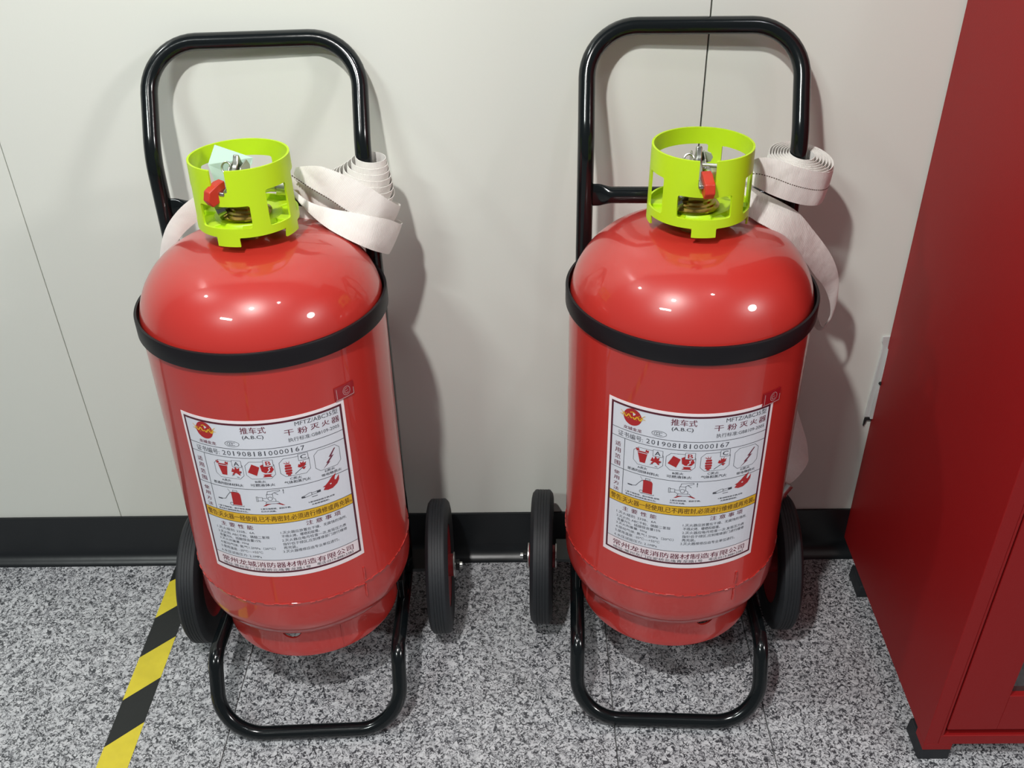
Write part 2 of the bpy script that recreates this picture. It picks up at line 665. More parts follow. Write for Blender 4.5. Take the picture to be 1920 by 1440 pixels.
def make_label(root, hT, spin):
    g = MB()
    n = 36
    W, H = 224.0, 260.0
    nx = n
    vs = []
    for z in (0.0, 0.0003):
        for j in range(2):
            for i in range(nx + 1):
                vs.append((-W / 2 + W * i / nx, H * j, z))
    fs = []
    k = nx + 1
    for i in range(nx):
        fs.append((2 * k + i, 2 * k + i + 1, 3 * k + i + 1, 3 * k + i))
        fs.append((i, i + k, i + 1 + k, i + 1))
        fs.append((i, i + 1, 2 * k + i + 1, 2 * k + i))
        fs.append((k + i, 3 * k + i, 3 * k + i + 1, k + i + 1))
    fs.append((0, 2 * k, 3 * k, k))
    fs.append((nx, k + nx, 3 * k + nx, 2 * k + nx))
    g.add(vs, fs)
    sheet = finish(g, 'label', M['lab_white'], root, hT, spin, 0.0)
    # printed fields
    g = MB()
    rect(g, -105, 6.5, 105, 149.5, 0)
    rect(g, -105, 165, 105, 230, 0)
    rect(g, -105, 230, 105, 250.5, 1)
    rect(g, -105, 149.5, 105, 165, 2)
    finish(g, 'printed_field', [M['lab_grey'], M['lab_pink'], M['inky']], sheet, hT, spin, 0.00042)
    g = MB()
    b = 3.0
    x0, x1, y0, y1 = -107.5, 107.5, 4.2, 253.0
    rect(g, x0, y0, x1, y0 + b)
    rect(g, x0, y1 - b, x1, y1)
    rect(g, x0, y0 + b, x0 + b, y1 - b)
    rect(g, x1 - b, y0 + b, x1, y1 - b)
    finish(g, 'printed_border', M['maroon'], sheet, hT, spin, 0.00052)
    # rules and drawings in dark ink
    g = MB()
    for y in (43.3, 57.0, 107.2, 149.2, 165.2, 229.6):
        line(g, [(-105, y), (105, y)], 0.75)
    line(g, [(-85, 57), (-85, 149)], 0.75)
    # CCC oval
    oc = [(-39.7 + 9.5 * math.cos(a * PI / 16), 35.5 + 4.3 * math.sin(a * PI / 16)) for a in range(32)]
    line(g, oc, 0.55, closed=True)
    for cx in (-43.5, -40.3, -37.1):
        line(g, [(cx + 2.6 * math.cos(a), 35.5 + 2.1 * math.sin(a)) for a in [rad(q) for q in range(60, 301, 24)]], 0.6)
    # four pictogram frames with cut corners
    for (a, y0, b, y1) in ((-71.5, 63.5, -32, 91), (-28.5, 63.0, 9, 90), (15.5, 61.5, 54, 90), (60.5, 60.5, 96, 93)):
        c = 6
        line(g, [(a + c, y0), (b - c, y0), (b, y0 + c), (b, y1 - c), (b - c, y1), (a + c, y1), (a, y1 - c), (a, y0 + c)], 0.5, closed=True)
    # steps: outline drawings
    line(g, [(-76.5, 128.5), (-70, 128), (-66, 127), (-62, 121), (-58, 116), (-53, 114), (-48, 113.5)], 0.7)
    line(g, [(-60, 110), (-58, 113), (-57, 116)], 0.5)
    rect(g, -77.5, 127.4, -71, 129.3)
    line(g, [(-53, 114), (-53, 111), (-47, 111), (-47, 114)], 0.6)
    line(g, [(-58 + 2.4 * math.cos(a * PI / 6), 134.5 + 2.4 * math.sin(a * PI / 6)) for a in range(12)], 0.6, closed=True)
    line(g, [(-58, 137), (-41, 137), (-41, 135.5)], 0.6)
    # valve drawing
    line(g, [(-20, 120.5), (-14, 120.5), (-14, 126), (-20, 126)], 0.55, closed=True)
    line(g, [(-22, 119.5), (-20, 119.5), (-20, 127), (-22, 127)], 0.55, closed=True)
    line(g, [(-14, 122), (-8, 122), (-8, 116), (0, 116), (0, 122), (3, 124), (3, 128), (-10, 128), (-14, 125)], 0.55, closed=True)
    line(g, [(-4 + 3 * math.cos(a * PI / 6), 123 + 3 * math.sin(a * PI / 6)) for a in range(12)], 0.6, closed=True)
    line(g, [(-7, 116), (-6, 111), (0, 110.5), (10, 109.5), (10, 111.5), (2, 113.5), (-1, 116)], 0.6, closed=True)
    line(g, [(-9, 128), (-11, 131.5), (8, 131.5), (5, 128)], 0.6, closed=True)
    line(g, [(14.5, 116), (14.5, 109.5)], 0.7)
    poly(g, [(13.6, 111.5), (14.5, 108.5), (15.4, 111.5)])
    line(g, [(3, 114), (7, 117)], 0.8)
    # nozzle
    line(g, [(36.5, 127), (42, 125.5), (47, 123), (50, 123), (50, 127), (43, 128.5), (37, 129)], 0.6, closed=True)
    line(g, [(50, 124), (62, 122.5), (62, 125.5), (50, 127)], 0.6, closed=True)
    rect(g, 36, 127, 41, 129.5)
    rect(g, 57, 122.6, 62, 125.5)
    line(g, [(50, 130.5), (57, 130)], 0.9)
    # the nozzle seen in the gas pictogram, and the small movement marks in the first one
    line(g, [(33.5, 88), (49, 76)], 0.9)
    line(g, [(-48.5, 86.5), (-45, 84.5)], 0.8)
    line(g, [(-37, 82), (-34.5, 80)], 0.8)
    line(g, [(-42, 88), (-39, 88.6)], 0.8)
    finish(g, 'printed_lines', M['ink'], sheet, hT, spin, 0.0006)
    # letter plates behind A, B, C
    g = MB()
    for a, y in ((-45.5, 61.5), (-4.5, 60.5), (40.5, 58.2)):
        rect(g, a, y, a + 12.5, y + 10)
    finish(g, 'letter_plate', M['lab_grey'], sheet, hT, spin, 0.0008)
    g = MB()
    for a, y in ((-45.5, 61.5), (-4.5, 60.5), (40.5, 58.2)):
        line(g, [(a, y), (a + 12.5, y), (a + 12.5, y + 10), (a, y + 10)], 0.45, closed=True)
    put(g, 'A', -43, -36, 69.6, 6.2, bold=0.03)
    put(g, 'C', 43.2, 50.4, 66.4, 6.4, bold=0.03)
    finish(g, 'plate_lettering', M['ink'], sheet, hT, spin, 0.00095)
    g = MB()
    put(g, 'B', -1.2, 5.2, 68.8, 6.4, bold=0.04)
    finish(g, 'plate_lettering', M['inkred'], sheet, hT, spin, 0.00095)
    # red printed drawings
    g = MB()
    poly(g, [(-76 + 12.6 * math.cos(a * PI / 24), 19.8 + 12.8 * math.sin(a * PI / 24)) for a in range(48)])
    # bin with flames
    poly(g, [(-66, 71.5), (-53, 71.5), (-55.5, 86.5), (-62.5, 86.5)])
    poly(g, [(-67, 70.8), (-64.5, 68.6), (-55, 68.6), (-52, 70.8)])
    poly(g, [(-67.5, 69.5), (-69, 64.5), (-66, 66), (-65.5, 63.5), (-63.5, 67.5)])
    poly(g, [(-56, 67.5), (-54.5, 64), (-53, 66), (-51, 64.8), (-51.6, 69.5)])
    # burning branches
    for q in ([(-48, 84), (-40, 76), (-38.5, 77.5), (-46.5, 85)], [(-48.5, 80), (-46, 73.5), (-44, 77), (-42, 71), (-40, 75), (-36.5, 72.5), (-37.5, 78), (-34, 78.5), (-38, 82), (-43.5, 81.5)],
              [(-43, 80), (-38, 85), (-36, 84), (-40.5, 78.5)]):
        poly(g, q)
    # tilted can and liquid
    poly(g, [(-19.5, 66.5), (-10, 71.5), (-15, 85), (-26, 79.5)])
    poly(g, [(-9, 69), (-4, 66.5), (-4.5, 69.5), (-1, 71), (6, 71), (8, 76), (4, 81), (-4, 81), (-8, 78)])
    poly(g, [(-7, 83), (5, 83), (2.5, 84.5), (5, 87.5), (-8, 87.5), (-5, 85)])
    # gas bottle: four rounded bands
    for j, (hw, y) in enumerate(((4.2, 71.5), (4.8, 75.5), (4.8, 79.6), (4.2, 83.4))):
        poly(g, [(26 - hw, y + 1.7), (26 - hw + 0.9, y), (26 + hw - 0.9, y), (26 + hw, y + 1.7), (26 + hw - 0.9, y + 3.4), (26 - hw + 0.9, y + 3.4)])
    rect(g, 24, 87, 28, 89)
    for q in ([(24.5, 71), (20.5, 68), (22, 68), (25.5, 70.2)], [(25.5, 70.5), (23.8, 65.5), (26.8, 70)], [(26.5, 70.5), (28.6, 65.8), (28, 70.6)]):
        poly(g, q)
    poly(g, [(38, 78), (39.5, 73.5), (41.5, 75), (42, 70.5), (44, 73), (46.5, 69.5), (46, 73.5), (49.5, 72), (48, 76), (46, 78.5), (41, 79.5)])
    poly(g, [(43, 81), (46, 79.3), (48.5, 79.5), (45.5, 83.5)])
    # extinguisher and its base, the valve's base, flames
    poly(g, [(-56, 114.2), (-45, 114.2), (-43.2, 117), (-43.2, 135.5), (-56, 135.5)])
    poly(g, [(-15, 135.2), (-10, 131.8), (9, 131.8), (14, 135.2)])
    # flame over the nozzle
    poly(g, [(66, 125), (69, 121), (65.5, 120), (70, 118), (75, 113.5), (79, 109), (86, 104.5), (83.5, 111), (83, 114), (85, 115), (90, 108.5), (89.5, 116), (86, 122), (79, 126.5), (72, 127)])
    finish(g, 'printed_pictures', M['inkred'], sheet, hT, spin, 0.0007)
    # lightning
    g = MB()
    poly(g, [(88.5, 65), (90.3, 65.2), (83.5, 75), (87, 74.6), (79, 83.5), (81.5, 83.3), (70.5, 92), (77, 84.5), (75, 84), (82.5, 76.5), (79.5, 76.2)])
    put(g, '推车式', -26, 6.5, 19.4, 10.2, bold=0.018)
    put(g, '干', 28.5, 40.5, 27.3, 8.6, bold=0.02)
    put(g, '粉', 45.5, 58, 28, 9.6, bold=0.02)
    put(g, '灭', 62, 73.5, 27, 8.4, bold=0.02)
    put(g, '火', 77, 87.5, 27.2, 8.2, bold=0.02)
    put(g, '器', 90.5, 102, 28.2, 9.0, bold=0.02)
    put(g, '龙城金龙', -88, -62.5, 40.6, 5.2, bold=0.02)
    for i, ch in enumerate('主要性能'):
        put(g, ch, -83 + i * 13.2, -83 + i * 13.2 + 8.6, 176.2, 7.2, bold=0.012)
    for i, ch in enumerate('注意事项'):
        put(g, ch, 36.5 + i * 13.0, 36.5 + i * 13.0 + 9.0, 175.0, 7.4, bold=0.012)
    put(g, '常州龙城消防器材制造有限公司', -95, 96, 243.0, 9.6, bold=0.016)
    for (chs, ya, yb_) in (('适用范围', 64, 106), ('使用方法', 112, 148.5)):
        hgt = (yb_ - ya) / 4
        for i, ch in enumerate(chs):
            put(g, ch, -98.8, -90.4, ya + hgt * (i + 1) - 2.0, hgt - 3.2, bold=0.010)
    finish(g, 'plum_lettering', M['inkm'], sheet, hT, spin, 0.00062)
    # dragon ring of the emblem
    g = MB()
    random.seed(11)
    for s_ in (-1, 1):
        pts = []
        for j in range(15):
            a = j / 14
            pts.append((-76 + s_ * (1.0 + 12.5 * a), 19.4 + s_ * 0.5 + 2.2 * math.sin(a * 10.5 + (0 if s_ > 0 else 1.2))))
        line(g, pts, 1.7)
        for j in range(7):
            a = j / 6
            x = -76 + s_ * (3 + 10 * a)
            y = 19.5 + 3 * math.sin(a * 9)
            poly(g, [(x, y), (x + s_ * 1.8, y - 2.6 + random.random() * 3.5), (x + s_ * 1.3, y + 0.6)])
        line(g, [(-76 + s_ * 12.5, 17), (-76 + s_ * 16.8, 13.6)], 0.7)
        line(g, [(-76 + s_ * 12.5, 19), (-76 + s_ * 17.2, 19.4)], 0.7)
    line(g, [(-79, 13), (-76, 12), (-73, 13.2)], 1.2)
    finish(g, 'emblem', M['inky'], sheet, hT, spin, 0.00085)
    g = MB()
    put(g, '警告:灭火器一经使用,已不再密封,必须进行维修或再充装。', -102, 103.5, 162.0, 9.6, bold=0.02)
    finish(g, 'warning_lettering', M['inkbrown'], sheet, hT, spin, 0.0006)
    g = MB()
    put(g, '(A.B.C)', -24.5, 2.5, 28.6, 6.8, bold=0.02)
    put(g, 'MFTZ/ABC35型', 43, 101, 15.4, 7.6, bold=0.004)
    put(g, '执行标准:GB8109-2005', 32, 100.5, 37.6, 6.4, bold=0.002)
    put(g, '证书编号:', -95.5, -60, 54.8, 8.6, bold=0.006)
    nd = '2019081810000167'
    for i, ch in enumerate(nd):
        w_ = (51.5 + 56.5) / 16
        a = -56.5 + i * w_
        put(g, ch, a + (2.2 if ch == '1' else 0.8), a + w_ - (3.1 if ch == '1' else 1.0), 53.8, 7.2, bold=0.0)
    put(g, 'A类火', -65, -52, 97.2, 4.0)
    put(g, '普通的固体材料火', -79, -36, 103.8, 4.6)
    put(g, 'B类火', -19, -5, 96.6, 4.0)
    put(g, '可燃液体火', -26, 6, 102.6, 4.6)
    put(g, 'C类火', 26, 41, 96.2, 4.2)
    put(g, '气体和蒸汽火', 18, 52, 102.2, 4.8)
    put(g, 'E类火', 72, 86, 98.0, 4.0)
    put(g, '带电物质火', 66.5, 95, 104.0, 4.4)
    put(g, '1.放下喷射管、展开喷管,使喷', -80, -33, 142.6, 2.6)
    put(g, '直对准火源喷射距离2米左右。', -80, -37, 146.8, 2.6)
    put(g, '2.拔出保险销、提起手柄、', -19, 21, 141.0, 2.7)
    put(g, '打开开关阀。', -19, 1, 145.4, 2.7)
    put(g, '3.扳动喷射枪手柄,对准', 44, 80, 139.6, 2.6)
    put(g, '火焰根部喷射。', 48, 72, 144.0, 2.6)
    rows = [('1.灭火级别: 233B、6A', -92, -34.5, 184.2), ('2.灭火剂: ABC干粉、磷酸二氢铵', -91.5, -15, 191.4), ('含量75%、硫酸铵含量15%', -90.5, -28, 197.8),
            ('3.灭火剂重量: 35kg', -91.5, -46, 204.4), ('4.驱动气体: 氮气1.2MPa（20℃）', -92, -9.5, 211.2), ('5.使用温度: -20℃—+55℃', -92.5, -28, 218.4), ('6.水压试验压力: 2.1MPa', -93.5, -31, 226.4)]
    for s_, a, b_, y in rows:
        put(g, s_, a, b_, y, 4.9, bold=0.004)
    rows = [('1.灭火器应放置在干燥、无腐蚀的场所,', 1, 92, 184.2), ('不得火烤、曝晒和碰撞。', 1.5, 52, 190.8), ('2.灭火器应每月检查一次,发现压力表', 1, 90, 197.6),
            ('指针低于绿区,应到维修部门进行维修', 1.5, 90.5, 204.4), ('再充装。', 1.5, 20, 210.8), ('3.灭火器维修应由专业单位进行。', 0, 77, 217.2)]
    for s_, a, b_, y in rows:
        put(g, s_, a, b_, y, 5.2, bold=0.004)
    put(g, '地址:常州东门白家桥北堍青龙路1号', -95, 33, 249.6, 5.2, bold=0.004)
    put(g, '电话:0519-88813383', 42, 95, 249.0, 5.4, bold=0.004)
    finish(g, 'dark_lettering', M['ink'], sheet, hT, spin, 0.0006)
    # the bin's lid line and the gaps of the pictures
    g = MB()
    line(g, [(-66.5, 71.2), (-52.5, 71.2)], 0.6)
    line(g, [(-0.5, 79.5), (2.5, 76.5), (1.5, 73.5), (4, 72.3)], 1.3)
    line(g, [(76.5, 118.6), (77.5, 118.2)], 1.6)
    finish(g, 'picture_highlights', M['lab_grey'], sheet, hT, spin, 0.0009)
    return sheet


def make_sticker(root, hT, spin, cx, cy):
    g = MB()
    for z in (0.0, 0.0004):
        pass
    n = 6
    x0, x1, y0, y1 = cx - 15, cx + 15, cy - 10, cy + 10
    vs = [(x0 + 30 * i / n, y, z) for z in (0, 0.0004) for y in (y0, y1) for i in range(n + 1)]
    k = n + 1
    fs = [(2 * k + i, 2 * k + i + 1, 3 * k + i + 1, 3 * k + i) for i in range(n)] + [(i, i + 1, 2 * k + i + 1, 2 * k + i) for i in range(n)] + \
         [(k + i, 3 * k + i, 3 * k + i + 1, k + i + 1) for i in range(n)] + [(0, 2 * k, 3 * k, k), (n, k + n, 3 * k + n, 2 * k + n)]
    g.add(vs, fs)
    st = finish(g, 'sticker', M['sticker'], root, hT, spin, 0.0008)
    g = MB()
    line(g, [(cx + 3 + 5.6 * math.cos(a * PI / 12), cy + 0 + 6.2 * math.sin(a * PI / 12)) for a in range(24)], 0.7, closed=True)
    line(g, [(cx + 3 + 3.4 * math.cos(a * PI / 12), cy + 0 + 3.8 * math.sin(a * PI / 12)) for a in range(3, 20)], 0.7)
    line(g, [(cx + 1, cy + 0.5), (cx + 5, cy - 0.5)], 0.6)
    line(g, [(x0 + 3, y0 + 3), (x0 + 3, y1 - 3)], 0.8)
    line(g, [(x0 + 1, y1 - 1), (x1 - 1, y1 - 1)], 1.0)
    line(g, [(x1 - 0.8, y1 - 1), (x1 - 0.8, cy)], 0.9)
    finish(g, 'sticker_emblem', M['stickline'], st, hT, spin, 0.0013)
    return st


def cr(P, t):
    """Catmull-Rom through a list of vectors, t in 0..1"""
    n = len(P) - 1
    x = min(t * n, n - 1e-9)
    i = int(x)
    u = x - i
    p0, p1, p2, p3 = P[max(i - 1, 0)], P[i], P[i + 1], P[min(i + 2, n)]
    return 0.5 * ((2 * p1) + (p2 - p0) * u + (2 * p0 - 5 * p1 + 4 * p2 - p3) * u * u + (3 * p1 - p0 - 3 * p2 + p3) * u ** 3)


def ribbon(name, stations, root, n=70, th=0.0024, across=8, crown=0.0012, stitch=None, st_range=(0, 1)):
    A = [Vector(a) for a, b in stations]
    B = [Vector(b) for a, b in stations]
    rows = []
    for i in range(n + 1):
        t = i / n
        a, b = cr(A, t), cr(B, t)
        rows.append((a, b))
    g = MB()
    vs = []
    uvs = []
    L = 0
    prev = None
    nrm_prev = None
    for i, (a, b) in enumerate(rows):
        c = (a + b) / 2
        if prev is not None:
            L += (c - prev).length
        prev = c
        j0, j1 = max(i - 1, 0), min(i + 1, n)
        T = ((rows[j1][0] + rows[j1][1]) - (rows[j0][0] + rows[j0][1])).normalized()
        Wd = (b - a)
        N = T.cross(Wd)
        N = N.normalized() if N.length > 1e-9 else (nrm_prev or Vector((0, -1, 0)))
        if nrm_prev is not None and N.dot(nrm_prev) < 0:
            N = -N
        nrm_prev = N
        for side in (1, -1):
            for k in range(across + 1):
                v = k / across
                e = math.sin(PI * v) ** 0.5 if 0 < v < 1 else 0.0
                off = side * (th / 2 * (0.35 + 0.65 * e) + crown * math.sin(PI * v) * (1 if side > 0 else 1) * 0.5)
                vs.append(a + Wd * v + N * off)
                uvs.append((L, v * Wd.length))
    k = across + 1
    fs = []
    for i in range(n):
        o, p = i * 2 * k, (i + 1) * 2 * k
        for j in range(across):
            fs.append((o + j, o + j + 1, p + j + 1, p + j))
            fs.append((o + k + j, p + k + j, p + k + j + 1, o + k + j + 1))
        fs.append((o, p, p + k, o + k))
        fs.append((o + across, o + k + across, p + k + across, p + across))
    fs.append(tuple(range(0, k)) + tuple(range(2 * k - 1, k - 1, -1)))
    o = n * 2 * k
    fs.append(tuple(o + q for q in range(0, k)) + tuple(o + q for q in range(2 * k - 1, k - 1, -1)))
    return vs, fs, uvs, rows


def hose_mesh(name, strands, root):
    V, F, U = [], [], []
    for vs, fs, uvs in strands:
        o = len(V)
        V += vs
        F += [tuple(i + o for i in f) for f in fs]
        U += uvs
    me = bpy.data.meshes.new(name)
    me.from_pydata([tuple(v) for v in V], [], F)
    uvl = me.uv_layers.new(name='UVMap')
    for lp in me.loops:
        uvl.data[lp.index].uv = U[lp.vertex_index]
    me.materials.append(M['hose'])
    bm = bmesh.new()
    bm.from_mesh(me)
    bmesh.ops.recalc_face_normals(bm, faces=bm.faces)
    bm.to_mesh(me)
    bm.free()
    me.polygons.foreach_set('use_smooth', [True] * len(me.polygons))
    me.set_sharp_from_angle(angle=rad(60))
    o = bpy.data.objects.new(name, me)
    COL.objects.link(o)
    o.parent = root
    return o


def stitches(rows, v, t0, t1, parent, front, pitch=0.0034):
    """a row of short dark stitches on the face of a ribbon"""
    g = MB()
    n = len(rows) - 1
    acc = 0
    P = []
    for i in range(int(n * t0), int(n * t1) + 1):
        a, b = rows[i]
        P.append((a + (b - a) * v, (b - a).normalized()))
    seg = []
    for i in range(len(P) - 1):
        seg.append((P[i][0], P[i + 1][0], P[i][1]))
    d = 0
    for a, b, w in seg:
        ln = (b - a).length
        if ln < 1e-6:
            continue
        T = (b - a) / ln
        N = T.cross(w).normalized()
        if N.dot(front) < 0:
            N = -N
        s = (-d) % pitch
        while s < ln:
            c = a + T * s + N * 0.0019
            e = T * 0.0011
            q = w * 0.0006
            g.add([c - e - q, c + e - q, c + e + q, c - e + q, c - e - q - N * 0.0008, c + e - q - N * 0.0008, c + e + q - N * 0.0008, c - e + q - N * 0.0008],
                  [(0, 1, 2, 3), (4, 7, 6, 5), (0, 4, 5, 1), (1, 5, 6, 2), (2, 6, 7, 3), (3, 7, 4, 0)])
            s += pitch
        d += ln
    return g.build('stitch_line', M['stitch'], parent, smooth=0)


def coil_stations(cfn, turns, steps=26, width=0.048):
    """cfn(s) -> centre, radius, tilt (roll about y), tilt (about x), width ; s 0 inner .. 1 outer"""
    out = []
    N = int(turns * steps)
    for i in range(N + 1):
        s = i / N
        th = -PI / 2 + 2 * PI * turns * (1 - s) * -1      # ends at the front (angle -90 deg)
        c, r, ty, tx, w = cfn(s)
        Rm = Matrix.Rotation(ty, 3, 'Y') @ Matrix.Rotation(tx, 3, 'X')
        p = Vector((r * math.cos(th), r * math.sin(th), 0))
        q = Vector((r * 0.93 * math.cos(th), r * 0.93 * math.sin(th), -w))
        out.append((c + Rm @ p, c + Rm @ q))
    return out


HOSE = {
'La': [([0.0578, -0.045, 0.833], [0.0513, -0.045, 0.821]), ([0.0891, -0.05, 0.8344], [0.0719, -0.052, 0.8068]), ([0.1223, -0.052, 0.821], [0.0969, -0.056, 0.7905]), ([0.1504, -0.052, 0.8039], [0.1243, -0.058, 0.7701]), ([0.1702, -0.042, 0.7845], [0.154, -0.05, 0.7559]), ([0.1824, -0.01, 0.7616], [0.1706, -0.016, 0.7387]), ([0.1775, 0.02, 0.7538], [0.164, 0.02, 0.7288]), ([0.1428, 0.035, 0.7555], [0.133, 0.035, 0.7335])],
'Lb': [([0.0458, -0.04, 0.8032], [0.0458, -0.045, 0.7977]), ([0.069, -0.05, 0.7869], [0.0654, -0.058, 0.7775]), ([0.0972, -0.058, 0.7794], [0.0893, -0.07, 0.7591]), ([0.125, -0.06, 0.7739], [0.1161, -0.075, 0.7428]), ([0.1521, -0.058, 0.7661], [0.1421, -0.07, 0.7257]), ([0.1708, -0.04, 0.7534], [0.1546, -0.05, 0.7108]), ([0.183, -0.01, 0.7342], [0.1638, -0.018, 0.6943]), ([0.176, 0.02, 0.7283], [0.1548, 0.02, 0.6941]), ([0.1334, 0.035, 0.7375], [0.1182, 0.035, 0.7013]), ([0.0967, 0.035, 0.7469], [0.0853, 0.035, 0.7149])],
'Lc': [([0.0458, -0.03, 0.8142], [0.0435, -0.03, 0.798]), ([0.0677, -0.03, 0.7986], [0.0649, -0.03, 0.7777]), ([0.0943, -0.032, 0.7819], [0.0924, -0.035, 0.7634]), ([0.1228, -0.035, 0.7661], [0.1157, -0.035, 0.7472])],
'Ld': [([0.1083, 0.0, 0.7486], [0.0973, 0.0, 0.7172]), ([0.0751, -0.015, 0.7614], [0.0833, -0.02, 0.7343]), ([0.0476, -0.025, 0.7718], [0.0457, -0.03, 0.7524]), ([-0.0122, -0.03, 0.7866], [-0.0172, -0.03, 0.7563]), ([-0.053, -0.03, 0.797], [-0.0587, -0.03, 0.7578]), ([-0.0812, -0.028, 0.7928], [-0.0836, -0.028, 0.7579]), ([-0.1077, -0.026, 0.7764], [-0.1055, -0.026, 0.7439]), ([-0.1319, -0.022, 0.751], [-0.1219, -0.026, 0.7273]), ([-0.1477, -0.018, 0.7224], [-0.1373, -0.02, 0.7028]), ([-0.162, -0.01, 0.6828], [-0.1505, -0.01, 0.6658])],
'Ra': [([0.0231, -0.06, 0.8223], [0.0282, -0.06, 0.803]), ([0.0441, -0.062, 0.8245], [0.047, -0.062, 0.8088]), ([0.0603, -0.06, 0.8259], [0.063, -0.064, 0.8082]), ([0.0751, -0.06, 0.8372], [0.0776, -0.07, 0.802]), ([0.0976, -0.058, 0.8357], [0.0981, -0.068, 0.7911]), ([0.1277, -0.055, 0.824], [0.1229, -0.062, 0.7798]), ([0.1546, -0.045, 0.8144], [0.1478, -0.05, 0.7696]), ([0.1737, -0.03, 0.8071], [0.1665, -0.036, 0.7644]), ([0.1878, -0.002, 0.7999], [0.1788, -0.01, 0.7602]), ([0.1896, 0.02, 0.8004], [0.1815, 0.014, 0.7618]), ([0.1648, 0.034, 0.8057], [0.1624, 0.03, 0.7668]), ([0.1351, 0.032, 0.8117], [0.1356, 0.028, 0.7753])],
'Rb': [([0.0298, -0.05, 0.7989], [0.0318, -0.055, 0.7715]), ([0.0633, -0.05, 0.799], [0.0616, -0.075, 0.7691]), ([0.0904, -0.045, 0.7845], [0.0799, -0.085, 0.7617]), ([0.1175, -0.045, 0.7711], [0.104, -0.085, 0.7476]), ([0.1422, -0.04, 0.754], [0.1336, -0.07, 0.7195]), ([0.1672, -0.03, 0.725], [0.158, -0.05, 0.6872]), ([0.1899, -0.02, 0.6967], [0.1784, -0.03, 0.6578]), ([0.2079, -0.01, 0.6693], [0.1967, -0.012, 0.6336]), ([0.2207, 0.0, 0.6393], [0.2103, 0.0, 0.6103]), ([0.2258, 0.005, 0.6094], [0.2182, 0.004, 0.589]), ([0.2258, 0.01, 0.5778], [0.2211, 0.008, 0.5708]), ([0.2208, 0.02, 0.5487], [0.2193, 0.012, 0.5578]), ([0.2154, 0.035, 0.5326], [0.2145, 0.02, 0.5495]), ([0.2058, 0.055, 0.5386], [0.2033, 0.045, 0.5753]), ([0.1909, 0.06, 0.5496], [0.191, 0.06, 0.577]), ([0.1755, 0.06, 0.5448], [0.1651, 0.06, 0.5632])],
'Rc': [([0.158, 0.052, 0.600], [0.126, 0.052, 0.600]), ([0.1615, 0.048, 0.556], [0.1280, 0.048, 0.556]), ([0.1686, 0.04, 0.5095], [0.1325, 0.04, 0.5091]), ([0.1842, 0.04, 0.4518], [0.1449, 0.04, 0.4513]), ([0.2018, 0.04, 0.3948], [0.1576, 0.035, 0.3945]), ([0.2164, 0.04, 0.3556], [0.1697, 0.03, 0.3567]), ([0.227, 0.035, 0.3275], [0.1779, 0.025, 0.318]), ([0.2322, 0.03, 0.3022], [0.1843, 0.02, 0.2948]), ([0.2309, 0.02, 0.2914], [0.19, 0.012, 0.2793]), ([0.2177, 0.012, 0.271], [0.1874, 0.01, 0.2698]), ([0.2039, 0.01, 0.2556], [0.188, 0.008, 0.2625])],
}


